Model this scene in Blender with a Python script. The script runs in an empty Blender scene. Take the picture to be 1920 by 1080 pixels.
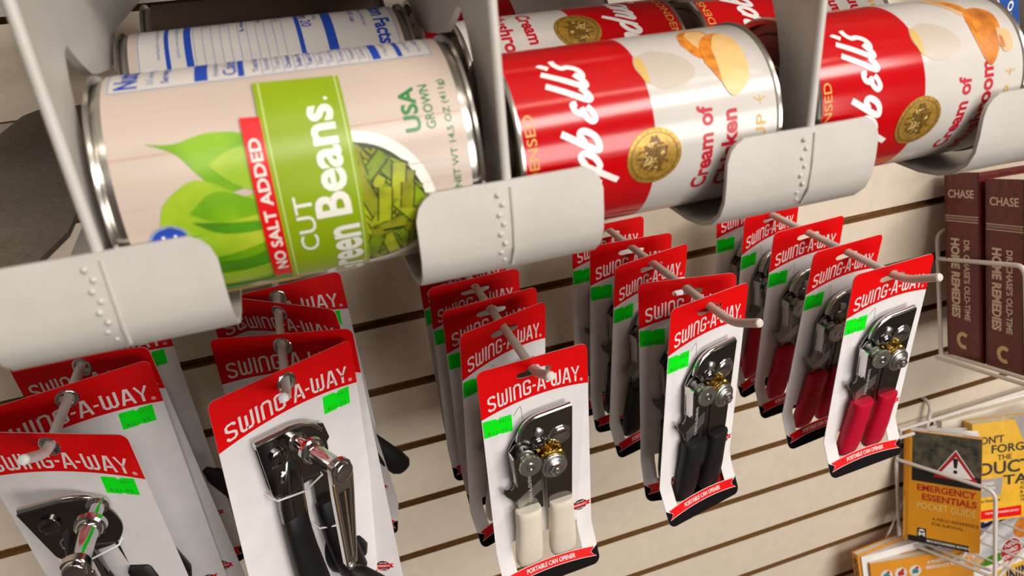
import bpy, bmesh, math, random
from math import sin, cos, pi, radians as R
from mathutils import Vector as V, Matrix
from mathutils.geometry import tessellate_polygon
random.seed(7)
S = bpy.context.scene
COL = S.collection

# ---------------------------------------------------------------- camera, world, lights, exposure
F_ = V((0.257391, 0.861659, -0.437371)); R_ = V((0.944302, -0.320333, -0.075365)); U_ = V((0.205043, 0.393612, 0.896118))
cd = bpy.data.cameras.new('camera'); cam = bpy.data.objects.new('camera', cd); COL.objects.link(cam)
cam.matrix_world = Matrix(((R_.x, U_.x, -F_.x, 0), (R_.y, U_.y, -F_.y, -0.637614), (R_.z, U_.z, -F_.z, 0.335288), (0, 0, 0, 1)))
cd.sensor_width = 36; cd.lens = 36 * 1360 / 1920; cd.clip_start = 0.01
cd.dof.use_dof = True; cd.dof.focus_distance = 0.46; cd.dof.aperture_fstop = 15
S.camera = cam
S.view_settings.view_transform = 'Standard'; S.view_settings.look = 'None'
S.view_settings.gamma = 1; S.view_settings.use_curve_mapping = False
S.view_settings.exposure = -0.12
W = bpy.data.worlds.new('world'); S.world = W; W.use_nodes = True
W.node_tree.nodes['Background'].inputs[0].default_value = (1.0, 0.93, 0.86, 1)
W.node_tree.nodes['Background'].inputs[1].default_value = 0.11

def area(name, loc, target, sx, sy, power, color):
    d = bpy.data.lights.new(name, 'AREA'); d.shape = 'RECTANGLE'; d.size = sx; d.size_y = sy
    d.energy = power; d.color = color
    o = bpy.data.objects.new(name, d); COL.objects.link(o); o.location = loc
    o.rotation_euler = (V(target) - V(loc)).to_track_quat('-Z', 'Y').to_euler()
    return o
area('shop_window_light', (0.95, -2.15, 1.70), (0.15, 0, 0.0), 2.4, 0.45, 60, (1.0, 0.95, 0.89))
area('low_fill_light', (1.25, -2.9, 0.25), (0.25, 0, -0.1), 1.6, 0.9, 46, (1.0, 0.96, 0.91))  # unseen low fill lamp, added to brighten the hanging cards
area('ceiling_tube_light', (0.3, -1.35, 2.05), (0.3, 0, 0.0), 3.2, 0.08, 10, (1.0, 0.88, 0.74))

# ---------------------------------------------------------------- materials
MATS = {}
def mat(name, col, rough=0.5, metal=0.0, noise=0.04, scale=60.0, bump=0.0, bscale=900.0, spec=0.5, alpha=1.0, trans=0.0, coat=0.0, col2=None):
    if name in MATS: return MATS[name]
    m = bpy.data.materials.new(name); m.use_nodes = True
    nt = m.node_tree; b = nt.nodes['Principled BSDF']
    tc = nt.nodes.new('ShaderNodeTexCoord'); n = nt.nodes.new('ShaderNodeTexNoise')
    n.inputs['Scale'].default_value = scale; n.inputs['Detail'].default_value = 4
    nt.links.new(tc.outputs['Object'], n.inputs['Vector'])
    r = nt.nodes.new('ShaderNodeValToRGB')
    c2 = col2 or tuple(min(1, c * (1 + noise)) for c in col); c1 = tuple(c * (1 - noise) for c in col) if not col2 else col
    r.color_ramp.elements[0].position = 0.3; r.color_ramp.elements[1].position = 0.7
    r.color_ramp.elements[0].color = (*c1, 1); r.color_ramp.elements[1].color = (*c2, 1)
    nt.links.new(n.outputs['Fac'], r.inputs['Fac']); nt.links.new(r.outputs['Color'], b.inputs['Base Color'])
    b.inputs['Roughness'].default_value = rough; b.inputs['Metallic'].default_value = metal
    b.inputs['Specular IOR Level'].default_value = spec; b.inputs['Coat Weight'].default_value = coat
    b.inputs['Coat Roughness'].default_value = 0.15
    if trans: b.inputs['Transmission Weight'].default_value = trans
    if bump:
        n2 = nt.nodes.new('ShaderNodeTexNoise'); n2.inputs['Scale'].default_value = bscale
        nt.links.new(tc.outputs['Object'], n2.inputs['Vector'])
        bp = nt.nodes.new('ShaderNodeBump'); bp.inputs['Strength'].default_value = bump; bp.inputs['Distance'].default_value = 0.0006
        nt.links.new(n2.outputs['Fac'], bp.inputs['Height']); nt.links.new(bp.outputs['Normal'], b.inputs['Normal'])
    MATS[name] = m
    return m
laminate = mat('slat_laminate', (0.72, 0.615, 0.49), 0.45, bump=0.15, bscale=500)
fibre = mat('slat_core_brown', (0.23, 0.105, 0.022), 0.8, noise=0.25, scale=300)
plastic = mat('white_plastic', (0.545, 0.515, 0.475), 0.42, bump=0.12, bscale=350)
wirem = mat('white_wire_coating', (0.72, 0.655, 0.60), 0.4)
pegm = mat('cream_peg_coating', (0.68, 0.60, 0.53), 0.42)
pegw = mat('white_peg_coating', (0.74, 0.73, 0.72), 0.4)
cardw = mat('card_white', (0.77, 0.735, 0.735), 0.5)
cardb = mat('card_back', (0.55, 0.52, 0.5), 0.7)
cred = mat('card_red', (0.74, 0.001, 0.002), 0.45, spec=0.15)
cblk = mat('card_black', (0.004, 0.003, 0.003), 0.7, spec=0.1)
ctext = mat('card_text_white', (0.80, 0.74, 0.72), 0.5)
cline = mat('card_line_grey', (0.25, 0.23, 0.24), 0.6)
green = mat('sticker_green', (0.0, 0.86, 0.006), 0.6, spec=0.15)
greent = mat('sticker_print', (0.02, 0.28, 0.02), 0.6)
chrome = mat('chrome', (0.62, 0.60, 0.58), 0.12, 1.0)
dchrome = mat('dark_chrome', (0.21, 0.205, 0.19), 0.14, 1.0, noise=0.08)
zinc = mat('zinc', (0.46, 0.46, 0.44), 0.36, 1.0)
brass = mat('brass', (0.62, 0.42, 0.10), 0.25, 1.0)
hwhite = mat('handle_white', (0.80, 0.72, 0.60), 0.45)
hblack = mat('handle_black', (0.009, 0.008, 0.008), 0.5, bump=0.3, bscale=1500, spec=0.3)
hred = mat('handle_red', (0.52, 0.002, 0.028), 0.45, bump=0.25, bscale=1500, spec=0.3)
clear = mat('clear_strap', (0.8, 0.8, 0.78), 0.15)
tin = mat('tin', (0.66, 0.63, 0.58), 0.22, 1.0)
lidm = mat('lid_metal', (0.30, 0.24, 0.20), 0.38, 1.0)
sred = mat('label_red', (0.52, 0.001, 0.004), 0.15, spec=0.5)
swht = mat('label_white', (0.60, 0.565, 0.525), 0.17)
stxt = mat('label_script_white', (0.86, 0.83, 0.81), 0.3)
sgold = mat('label_gold', (0.42, 0.24, 0.035), 0.32, 0.35, noise=0.3, scale=700)
sgold2 = mat('label_gold_dark', (0.17, 0.085, 0.012), 0.4, 0.2)
sgold3 = mat('label_gold_pale', (0.62, 0.45, 0.16), 0.4, 0.2)
stred = mat('label_text_red', (0.50, 0.006, 0.02), 0.35)
stgold = mat('label_text_gold', (0.62, 0.36, 0.07), 0.4)
cup1 = mat('cup_cream', (0.53, 0.455, 0.38), 0.35, noise=0.05, scale=40)
cup2 = mat('cup_rim', (0.62, 0.42, 0.12), 0.35)
chk1 = mat('chicken_flesh', (0.80, 0.50, 0.20), 0.35, noise=0.12, scale=90)
chk2 = mat('chicken_crust', (0.68, 0.22, 0.02), 0.35, noise=0.35, scale=250)
mus1 = mat('mushroom_cap', (0.55, 0.17, 0.015), 0.35, noise=0.45, scale=120)
mus2 = mat('mushroom_stem', (0.66, 0.42, 0.20), 0.35, noise=0.1)
bcream = mat('bean_label_wood', (0.56, 0.455, 0.385), 0.3, noise=0.04, scale=25)
bline = mat('bean_label_seam', (0.55, 0.36, 0.27), 0.4)
bgreen = mat('bean_label_green', (0.255, 0.37, 0.002), 0.33)
bgreen2 = mat('bean_label_stitch', (0.60, 0.68, 0.25), 0.35)
bred = mat('bean_label_red', (0.68, 0.002, 0.006), 0.33)
btext = mat('bean_label_text', (0.82, 0.80, 0.72), 0.35)
bdgreen = mat('bean_label_print_green', (0.015, 0.20, 0.035), 0.35)
leaf1 = mat('leaf_green', (0.08, 0.28, 0.001), 0.33, scale=55, col2=(0.24, 0.46, 0.006))
leaf2 = mat('leaf_yellow_green', (0.18, 0.40, 0.003), 0.33, scale=60, col2=(0.46, 0.55, 0.03))
leaf3 = mat('leaf_deep_green', (0.07, 0.25, 0.006), 0.33, noise=0.35, scale=60)
beanm = [mat('bean_%s' % n, c, 0.33, noise=0.3, scale=150) for n, c in (('mid', (0.20, 0.29, 0.006)), ('light', (0.38, 0.42, 0.012)), ('olive', (0.26, 0.27, 0.010)))]
beand = mat('bean_gap', (0.025, 0.04, 0.006), 0.4)
nblue = mat('panel_blue', (0.012, 0.06, 0.42), 0.4)
npale = mat('panel_pale_blue', (0.25, 0.30, 0.48), 0.45)
nwht = mat('panel_white', (0.64, 0.60, 0.56), 0.35)
taupe = mat('label_taupe', (0.16, 0.11, 0.08), 0.45)
greyboard = mat('grey_board', (0.185, 0.15, 0.12), 0.85, noise=0.22, scale=420, bump=0.6, bscale=700)
maroon = mat('maroon_leather', (0.14, 0.013, 0.011), 0.42, noise=0.3, scale=160, bump=0.3, bscale=1200)
maroon2 = mat('maroon_dark', (0.04, 0.008, 0.008), 0.5)
foil = mat('book_foil', (0.72, 0.56, 0.44), 0.45)
pages = mat('page_edges', (0.74, 0.66, 0.55), 0.7, noise=0.1, scale=500)
pagew = mat('page_white', (0.78, 0.755, 0.74), 0.6)
orange = mat('cover_orange', (0.68, 0.27, 0.012), 0.35)
orange2 = mat('cover_amber', (0.76, 0.42, 0.014), 0.35, noise=0.1, scale=60)
orange3 = mat('cover_line_yellow', (0.85, 0.60, 0.10), 0.4)
photo = mat('cover_photo', (0.018, 0.024, 0.022), 0.35, scale=95, col2=(0.13, 0.105, 0.065))
ink = mat('print_black', (0.016, 0.014, 0.014), 0.4)
inkr = mat('print_red', (0.42, 0.012, 0.015), 0.4)
inkw = mat('print_white', (0.80, 0.77, 0.74), 0.4)
inky = mat('print_yellow', (0.75, 0.55, 0.18), 0.4)
tape = mat('print_silver', (0.33, 0.30, 0.29), 0.4, noise=0.12, scale=250)
navy = mat('print_navy', (0.012, 0.022, 0.10), 0.4)
teal = mat('print_teal', (0.02, 0.20, 0.20), 0.4)
photo2 = mat('cover_photo_grey', (0.42, 0.42, 0.44), 0.35, scale=50, col2=(0.72, 0.70, 0.70))
blue = mat('cover_blue', (0.012, 0.075, 0.33), 0.4)
lime = mat('cover_lime', (0.42, 0.62, 0.22), 0.4)
carpet = mat('floor_carpet', (0.10, 0.08, 0.065), 0.95, noise=0.3, scale=80)
ceilm = mat('ceiling_tile', (0.7, 0.68, 0.64), 0.9)
roomm = mat('room_paint', (0.32, 0.27, 0.23), 0.9, noise=0.4, scale=3)

# ---------------------------------------------------------------- 2D helpers
def tess(outline, holes=()):
    loops = [[V((x, y, 0)) for x, y in outline]] + [[V((x, y, 0)) for x, y in h] for h in holes]
    tri = tessellate_polygon(loops)
    return [p for l in loops for p in [(q.x, q.y) for q in l]], [tuple(t) for t in tri]
def cut2(vs, fs, xs=(), ys=()):
    bm = bmesh.new(); bv = [bm.verts.new((x, y, 0)) for x, y in vs]
    for f in fs:
        try: bm.faces.new([bv[i] for i in f])
        except ValueError: pass
    for ax, vals in ((0, xs), (1, ys)):
        for c in vals:
            no = [0, 0, 0]; no[ax] = 1; co = [0, 0, 0]; co[ax] = c
            bmesh.ops.bisect_plane(bm, geom=bm.verts[:] + bm.edges[:] + bm.faces[:], plane_co=co, plane_no=no, dist=1e-7)
    bm.verts.index_update()
    o = [(v.co.x, v.co.y) for v in bm.verts], [tuple(v.index for v in f.verts) for f in bm.faces]
    bm.free(); return o
def rrect(x0, y0, x1, y1, r, n=5):
    if not isinstance(r, (tuple, list)): r = (r,) * 4
    pts = []
    for (cx, cy, a0, rr) in ((x1 - r[0], y1 - r[0], 0, r[0]), (x0 + r[1], y1 - r[1], 90, r[1]), (x0 + r[2], y0 + r[2], 180, r[2]), (x1 - r[3], y0 + r[3], 270, r[3])):
        if rr <= 0: pts.append((cx, cy)); continue
        for i in range(n + 1):
            a = R(a0 + 90 * i / n); pts.append((cx + rr * cos(a), cy + rr * sin(a)))
    return pts
def circ(cx, cy, rx, ry=None, n=28): ry = ry or rx; return [(cx + rx * cos(2 * pi * i / n), cy + ry * sin(2 * pi * i / n)) for i in range(n)]
def stroke(pl, w, closed=False):
    P = [V(p) for p in pl]; n = len(P); L = []; Rr = []
    for i in range(n):
        a = P[i - 1] if (i > 0 or closed) else None; b = P[(i + 1) % n] if (i < n - 1 or closed) else None
        d1 = (P[i] - a).normalized() if a is not None else None; d2 = (b - P[i]).normalized() if b is not None else None
        if d1 is None: d1 = d2
        if d2 is None: d2 = d1
        n1 = V((-d1.y, d1.x)); n2 = V((-d2.y, d2.x)); m = n1 + n2
        m = m.normalized() if m.length > 1e-6 else n1
        k = min(1.6, 1 / max(0.3, m.dot(n1)))
        L.append(P[i] + m * w / 2 * k); Rr.append(P[i] - m * w / 2 * k)
    vs = [tuple(p) for p in L + Rr]; fs = []
    for i in range(n if closed else n - 1):
        j = (i + 1) % n; fs.append((i, j, n + j, n + i))
    return vs, fs
def spline(pts, k=5):
    out = []; P = [V(p) for p in pts]
    for i in range(len(P) - 1):
        p0 = P[max(0, i - 1)]; p1 = P[i]; p2 = P[i + 1]; p3 = P[min(len(P) - 1, i + 2)]
        for j in range(k):
            t = j / k
            out.append(0.5 * ((2 * p1) + (p2 - p0) * t + (2 * p0 - 5 * p1 + 4 * p2 - p3) * t * t + (3 * p1 - p0 - 3 * p2 + p3) * t ** 3))
    out.append(P[-1]); return [tuple(p) for p in out]
def join2(*parts):
    vs = []; fs = []
    for v, f in parts:
        o = len(vs); vs += v; fs += [tuple(i + o for i in q) for q in f]
    return vs, fs
TX = {}
def rawtext(s, off=0.0):
    key = (s, off)
    if key not in TX:
        c = bpy.data.curves.new('t', 'FONT'); c.body = s; c.size = 1; c.offset = off; c.resolution_u = 3
        o = bpy.data.objects.new('t', c); COL.objects.link(o)
        dg = bpy.context.evaluated_depsgraph_get(); me = bpy.data.meshes.new_from_object(o.evaluated_get(dg))
        TX[key] = ([(v.co.x, v.co.y) for v in me.vertices], [tuple(p.vertices) for p in me.polygons])
        bpy.data.objects.remove(o); bpy.data.curves.remove(c); bpy.data.meshes.remove(me)
    return TX[key]
def text(s, x, y, w, h, off=0.012, sh=0.0):
    vs, fs = rawtext(s, off)
    x0 = min(v[0] for v in vs); x1 = max(v[0] for v in vs); y0 = min(v[1] for v in vs); y1 = max(v[1] for v in vs)
    return [(x + (a - x0) / (x1 - x0) * w + sh * (b - y0) / (y1 - y0) * h, y + (b - y0) / (y1 - y0) * h) for a, b in vs], fs
GL = {'S': (.58, [[(.50, .76), (.50, .85), (.40, .92), (.18, .92), (.08, .84), (.08, .64), (.16, .56), (.42, .44), (.50, .36), (.50, .16), (.40, .08), (.18, .08), (.08, .16), (.08, .26)]]),
      'W': (.74, [[(.08, 1), (.08, .2), (.17, .08), (.29, .08), (.37, .2), (.37, .85)], [(.37, .2), (.45, .08), (.57, .08), (.66, .2), (.66, 1)]]),
      'I': (.16, [[(.08, 0), (.08, 1)]]), 'N': (.58, [[(.08, 0), (.08, .80), (.18, .92), (.40, .92), (.50, .80), (.50, 0)]]),
      'G': (.58, [[(.50, .70), (.50, .84), (.40, .92), (.18, .92), (.08, .84), (.08, .16), (.18, .08), (.40, .08), (.50, .16), (.50, .46), (.28, .46)]]),
      '-': (.22, [[(0, .46), (.22, .46)]]), 'A': (.58, [[(.04, 0), (.24, .95), (.34, .95), (.54, 0)], [(.13, .30), (.45, .30)]]),
      'Y': (.54, [[(.03, 1), (.27, .45), (.51, 1)], [(.27, .50), (.27, 0)]])}
def logo():
    parts = []; x = 0
    for ch in 'SWING-A-WAY':
        w, ls = GL[ch]
        for l in ls: parts.append(stroke([(a + x, b) for a, b in l], .128))
        x += w + (.10 if ch not in 'A' else .07)
    parts.append(stroke(circ(x + .05, .09, .09, .09, 14), .025, True)); parts.append(stroke([(x + .02, .04), (x + .02, .14), (x + .08, .12), (x + .03, .09), (x + .09, .04)], .02))
    vs, fs = join2(*parts); return vs, fs, x - .07
LOGO = logo()

# ---------------------------------------------------------------- mesh builder
class MB:
    def __init__(s): s.v = []; s.f = []; s.m = []; s.s = []; s.mats = []
    def add(s, vs, fs, m, smooth=False):
        if m not in s.mats: s.mats.append(m)
        k = s.mats.index(m); o = len(s.v); s.v += [tuple(p) for p in vs]
        for f in fs: s.f.append(tuple(i + o for i in f)); s.m.append(k); s.s.append(smooth)
        return s
    def flat(s, vf, m, fn): return s.add([fn(*p) for p in vf[0]], vf[1], m)
    def prism(s, outline, z0, z1, m, fn, holes=(), mside=None, mback=None, smooth=False):
        vs, fs = tess(outline, holes)
        s.add([fn(x, y, z1) for x, y in vs], fs, m); s.add([fn(x, y, z0) for x, y in vs], fs, mback or m)
        for lp in (outline,) + tuple(holes):
            n = len(lp)
            s.add([fn(x, y, z) for z in (z0, z1) for x, y in lp], [(i, (i + 1) % n, n + (i + 1) % n, n + i) for i in range(n)], mside or m, smooth)
        return s
    def box(s, c, h, m, M=None):
        M = M or Matrix(); vs = [M @ V((c[0] + a * h[0], c[1] + b * h[1], c[2] + d * h[2])) for a in (-1, 1) for b in (-1, 1) for d in (-1, 1)]
        return s.add(vs, [(0, 1, 3, 2), (4, 6, 7, 5), (0, 4, 5, 1), (2, 3, 7, 6), (0, 2, 6, 4), (1, 5, 7, 3)], m)
    def lathe(s, prof, m, fn, n=40, cap=True, teeth=None):
        vs = []; fs = []
        for (r, h) in prof:
            for i in range(n):
                a = 2 * pi * i / n; rr = r * (1 + (teeth if (teeth and i % 2) else 0)); vs.append(fn(rr * cos(a), rr * sin(a), h))
        for j in range(len(prof) - 1):
            for i in range(n): k = (i + 1) % n; fs.append((j * n + i, j * n + k, (j + 1) * n + k, (j + 1) * n + i))
        s.add(vs, fs, m, True)
        if cap:
            s.add(vs[:n], [tuple(range(n))], m); s.add(vs[-n:], [tuple(range(n))], m)
        return s
    def tube(s, pts, r, m, n=10, closed=False, cap=True):
        P = [V(p) for p in pts]; N = len(P); vs = []; fs = []
        rs = r if isinstance(r, (list, tuple)) else [r] * N
        up = None
        for i in range(N):
            if closed: t = (P[(i + 1) % N] - P[i - 1]).normalized()
            else: t = (P[min(N - 1, i + 1)] - P[max(0, i - 1)]).normalized()
            if up is None: up = t.orthogonal().normalized()
            up = (up - t * up.dot(t)).normalized(); b = t.cross(up)
            for k in range(n): a = 2 * pi * k / n; vs.append(P[i] + (up * cos(a) + b * sin(a)) * rs[i])
        for i in range(N if closed else N - 1):
            j = (i + 1) % N
            for k in range(n): l = (k + 1) % n; fs.append((i * n + k, i * n + l, j * n + l, j * n + k))
        s.add(vs, fs, m, True)
        if cap and not closed:
            s.add(vs[:n], [tuple(range(n))], m, True); s.add(vs[-n:], [tuple(range(n))], m, True)
        return s
    def mesh(s, name):
        me = bpy.data.meshes.new(name); me.from_pydata(s.v, [], s.f)
        for m in s.mats: me.materials.append(m)
        me.polygons.foreach_set('material_index', s.m); me.polygons.foreach_set('use_smooth', s.s)
        me.update()
        bm = bmesh.new(); bm.from_mesh(me); bmesh.ops.recalc_face_normals(bm, faces=bm.faces[:]); bm.to_mesh(me); bm.free()
        try: me.set_sharp_from_angle(angle=R(42))
        except Exception: pass
        return me
    def build(s, name, parent=None, **kw): return link(name, s.mesh(name), parent, **kw)
def link(name, me, parent=None, label=None, cat=None, group=None, kind=None):
    o = bpy.data.objects.new(name, me); COL.objects.link(o)
    if parent: o.parent = parent
    if label: o['label'] = label
    if cat: o['category'] = cat
    if group: o['group'] = group
    if kind: o['kind'] = kind
    return o
def thing(name, label, cat, loc=(0, 0, 0), group=None, M=None):
    o = link(name, None, None, label, cat, group); o.location = loc; o.empty_display_size = 0.02
    if M is not None: o.matrix_world = M
    return o
def fillet(pts, r, n=6):
    P = [V(p) for p in pts]; out = [P[0]]
    for i in range(1, len(P) - 1):
        a = (P[i - 1] - P[i]); b = (P[i + 1] - P[i]); d = min(r, a.length * .49, b.length * .49)
        p = P[i] + a.normalized() * d; q = P[i] + b.normalized() * d
        for k in range(n + 1): t = k / n; out.append(p * (1 - t) ** 2 + P[i] * 2 * t * (1 - t) + q * t * t)
    out.append(P[-1]); return out
def rot(yaw, pitch, roll):
    return Matrix.Rotation(R(yaw), 3, 'Z') @ Matrix.Rotation(R(pitch), 3, 'X') @ Matrix.Rotation(R(roll), 3, 'Y')

# ---------------------------------------------------------------- setting
PITCH = 0.0762
b = MB()
for k in range(-16, 18):
    zt = -k * PITCH; zb = -(k + 1) * PITCH + 0.0095
    b.add([(-1.6, 0, zb), (2.6, 0, zb), (2.6, 0, zt), (-1.6, 0, zt)], [(0, 1, 2, 3)], laminate)
    for z in (zb, zt):
        b.add([(-1.6, 0, z), (2.6, 0, z), (2.6, 0.011, z), (-1.6, 0.011, z)], [(0, 1, 2, 3)], fibre)
    b.add([(-1.6, .011, zb - .0095), (2.6, .011, zb - .0095), (2.6, .011, zb), (-1.6, .011, zb)], [(0, 1, 2, 3)], fibre)
b.box((.5, .022, 0), (2.1, .0105, 1.3), fibre)
b.build('wall_back', kind='structure')
MB().box((.5, -1.75, -1.32), (2.6, 1.9, .02), carpet).build('floor', kind='structure')
MB().box((.5, -1.75, 2.35), (2.6, 1.9, .02), ceilm).build('ceiling', kind='structure')
MB().box((.5, -3.67, .5), (2.6, .02, 1.85), roomm).build('wall_front', kind='structure')

# ---------------------------------------------------------------- display pegs
PEG = {1: -.172, 2: -.0313, 3: .1253, 4: .2742, 5: .4250}
ZC = .078
PN = {1: 'leftmost of the five', 2: 'second from the left', 3: 'middle one of the five', 4: 'fourth from the left', 5: 'rightmost of the five, nearest the maroon books'}
for i, x in PEG.items():
    bend = -.212 if i < 3 else -.2555
    pts = fillet([(x, .006, ZC), (x, bend, ZC - .001), (x, bend - .029, ZC + (.0135 if i > 2 else .016))], .012)
    t = thing('display_peg', 'long white display peg with an upturned tip, ' + PN[i], 'display peg', (0, 0, 0), 'display pegs on the slatted wall')
    q = MB().tube(pts, .0031, pegw if i < 3 else pegm, 14)
    e = V(pts[-1]); d = (V(pts[-1]) - V(pts[-2])).normalized()
    q.tube([e - d * .0005, e + d * .0008, e + d * .0014], [.0031, .0026, .0008], pegw if i < 3 else pegm, 14)
    q.build('rod', t)
    MB().box((x, .003, ZC + .0025), (.012, .0025, .0022), pegw).build('wall_clip', t)

# ---------------------------------------------------------------- carded can openers
PHI = R(27)
def cardmap(H):
    def fn(a, b, e=0.0):     # a right, b down from the peg, e above the print side; local x, -y is front
        if b <= H: return V((a, -e, -b))
        l = b - H
        return V((a, -(l * sin(PHI) + e * cos(PHI)), -(H + l * cos(PHI)) + e * sin(PHI)))
    return fn
def make_card(B):
    W_, H, h0 = (.1081, .227, .0067) if B else (.0784, .1587, .0053)
    fn = cardmap(H); hw = W_ / 2; bot = H + .034
    def hdr(a):              # lower edge of the red header
        u = a / hw; return (.0285 if B else .0290) - (.0010 if B else .0030) * u - (.0060 if B else .0052) * (1 - u * u) + .0015
    xs = [-hw + W_ * i / 24 for i in range(25)]
    out = rrect(-hw, -h0, hw, bot, (.006, .006, .005, .005))
    if B: hole = circ(0, .0035, .0052, .0052, 24)
    else:
        hole = [(-.0125, .0062), (-.0118, .0048), (-.0095, .0040), (-.0050, .0036), (-.0035, .0012), (-.0012, .0001), (.0012, .0001), (.0035, .0012), (.0050, .0036), (.0095, .0040), (.0118, .0048), (.0125, .0062), (.0115, .0078), (.009, .0085), (-.009, .0085), (-.0115, .0078)]
    arc = lambda a, l: H + l - .0036 * (1 - (a / hw) ** 2)
    holes = [hole]
    cw = .0270
    if not B: holes.append([(-cw, H - .006)] + [(cw * -1, arc(-cw, .0205))] + [(a, arc(a, .0205)) for a in (-.018, -.009, 0, .009, .018)] + [(cw, arc(cw, .0205)), (cw, H - .006)])
    q = MB()
    vs, fs = tess(out, holes); vs, fs = cut2(vs, fs, ys=[H])
    q.flat((vs, fs), cardw, lambda a, b: fn(a, b, 0)); q.flat((vs, fs), cardb, lambda a, b: fn(a, b, -.0005))
    for lp in [out] + holes:
        lp2 = []
        for i in range(len(lp)):
            p, r2 = lp[i], lp[(i + 1) % len(lp)]; lp2.append(p)
            if (p[1] - H) * (r2[1] - H) < 0: t = (H - p[1]) / (r2[1] - p[1]); lp2.append((p[0] + t * (r2[0] - p[0]), H))
        n = len(lp2)
        q.add([fn(a, b, e) for e in (0, -.0005) for a, b in lp2], [(i, (i + 1) % n, n + (i + 1) % n, n + i) for i in range(n)], cardb)
    e1, e2, e3, e4 = .00012, .0002, .00028, .00036
    top = [p for p in out if p[1] < .02]
    tr = sorted([p for p in top if p[0] > 0], key=lambda p: (p[1], -p[0])); tl = sorted([p for p in top if p[0] < 0], key=lambda p: (-p[1], p[0]))
    red = [(a, hdr(a)) for a in reversed(xs)] + tl + tr
    q.flat(tess(red, [hole]), cred, lambda a, b: fn(a, b, e1))
    lv, lf, lw = LOGO; lh = .0128 if B else .0124; L0 = -hw + (.0065 if B else .0052); LW = W_ - (.0135 if B else .0115)
    q.flat((lv, lf), ctext, lambda x, y: fn(L0 + x / lw * LW, hdr(L0 + x / lw * LW) - .0026 - y * lh, e2))
    # flap: black base, red ribbon, lettering
    blk = [(a, arc(a, .0245)) for a in xs[1:-1]]
    blk = [(-hw, H + .0205), (-hw + .005, H + .0215)] + [(a, arc(a, .0250)) for a in xs[2:-2]] + [(hw - .005, H + .0215), (hw, H + .0205)] + [p for p in out if p[1] > H + .02]
    lowr = sorted([p for p in out if p[1] > H + .02 and p[0] > 0], key=lambda p: (p[1], -p[0])); lowl = sorted([p for p in out if p[1] > H + .02 and p[0] < 0], key=lambda p: (-p[1], p[0]))
    blk = [(-hw, H + .0195)] + [(a, arc(a, .0225)) for a in xs[1:-1]] + [(hw, H + .0195)] + lowr + lowl
    q.flat(tess(blk), cblk, lambda a, b: fn(a, b, e1))
    def rib(g):
        ra = hw - .0025 + g; lo = .0208 - g; hi = .0280 + g
        xx = [-ra + 2 * ra * i / 16 for i in range(17)]
        return [(a, arc(a, lo)) for a in xx] + [(ra - .004, arc(ra, (lo + hi) / 2))] + [(a, arc(a, hi)) for a in reversed(xx)] + [(-ra + .004, arc(ra, (lo + hi) / 2))]
    q.flat(tess(rib(.0004)), ctext, lambda a, b: fn(a, b, e2)); q.flat(tess(rib(0)), cred, lambda a, b: fn(a, b, e3))
    tw = .040 if B is False else .056
    q.flat(text('PORTABLE CAN OPENER', -tw / 2, 0, tw, .0036, .02, .12), ctext, lambda a, b: fn(a, arc(a, .0262) - b, e4))
    # warranty badge and die-cut line
    wx, wy = (.0395, .2065) if B else (.0300, .1385)
    q.flat(tess(circ(wx, wy, .0058, .0050)), cblk, lambda a, b: fn(a, b, e1))
    q.flat(tess([(wx - .0068, wy - .0016), (wx + .0090, wy - .0022), (wx + .0072, wy), (wx + .0090, wy + .0018), (wx - .0068, wy + .0022)]), cred, lambda a, b: fn(a, b, e2))
    q.flat(text('WARRANTY', wx - .0060, 0, .0118, .0020, .02), ctext, lambda a, b: fn(a, wy + .001 - b, e3))
    q.flat(text('LIMITED', wx - .0036, 0, .0072, .0013, .02), ctext, lambda a, b: fn(a, wy - .0024 - b, e3))
    q.flat(text('LIFETIME', wx - .0036, 0, .0072, .0013, .02), ctext, lambda a, b: fn(a, wy + .0040 - b, e3))
    if not B:
        for pl in ([(-.0165, .0370), (-.0135, .0325), (-.0115, .0310), (-.0108, .0335), (-.0105, .0420)],): q.flat(stroke(pl, .0004), cline, lambda a, b: fn(a, b, e1))
    return q.mesh('backing_card')
def make_sticker(a0, b0, w, h, price, top, tilt=0.0):
    q = MB()
    def fn(x, y, e=0.0003): return V((a0 + x - tilt * y, -e, -(b0 + y + tilt * x)))
    n = .0012
    o = [(0, 0), (w * .44, 0), (w * .48, n), (w * .56, n), (w * .60, 0), (w, 0), (w, h), (w * .62, h), (w * .58, h - n * .6), (w * .5, h - n * .6), (w * .46, h), (0, h)]
    q.flat(tess(o), green, lambda x, y: fn(x, y)); q.flat(tess(o), green, lambda x, y: fn(x, y, .00022))
    q.flat(text(top, 0, 0, w * .36, h * .17, 0), greent, lambda x, y: fn(w * .54 + x, h * .32 - y, .0004))
    q.flat(text(price, 0, 0, w * .72, h * .22, 0), greent, lambda x, y: fn(w * .12 + x, h * .92 - y, .0004))
    return q.mesh('price_sticker')
def oc(a, b, c): return V((a / 1000, -c / 1000, -b / 1000))      # opener coordinates in mm: right, down, out of the card
def disc(q, a, b, prof, m, n=40, teeth=None): q.lathe(prof, m, lambda x, y, h: oc(a + x, b + y, h), n, True, teeth)
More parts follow.
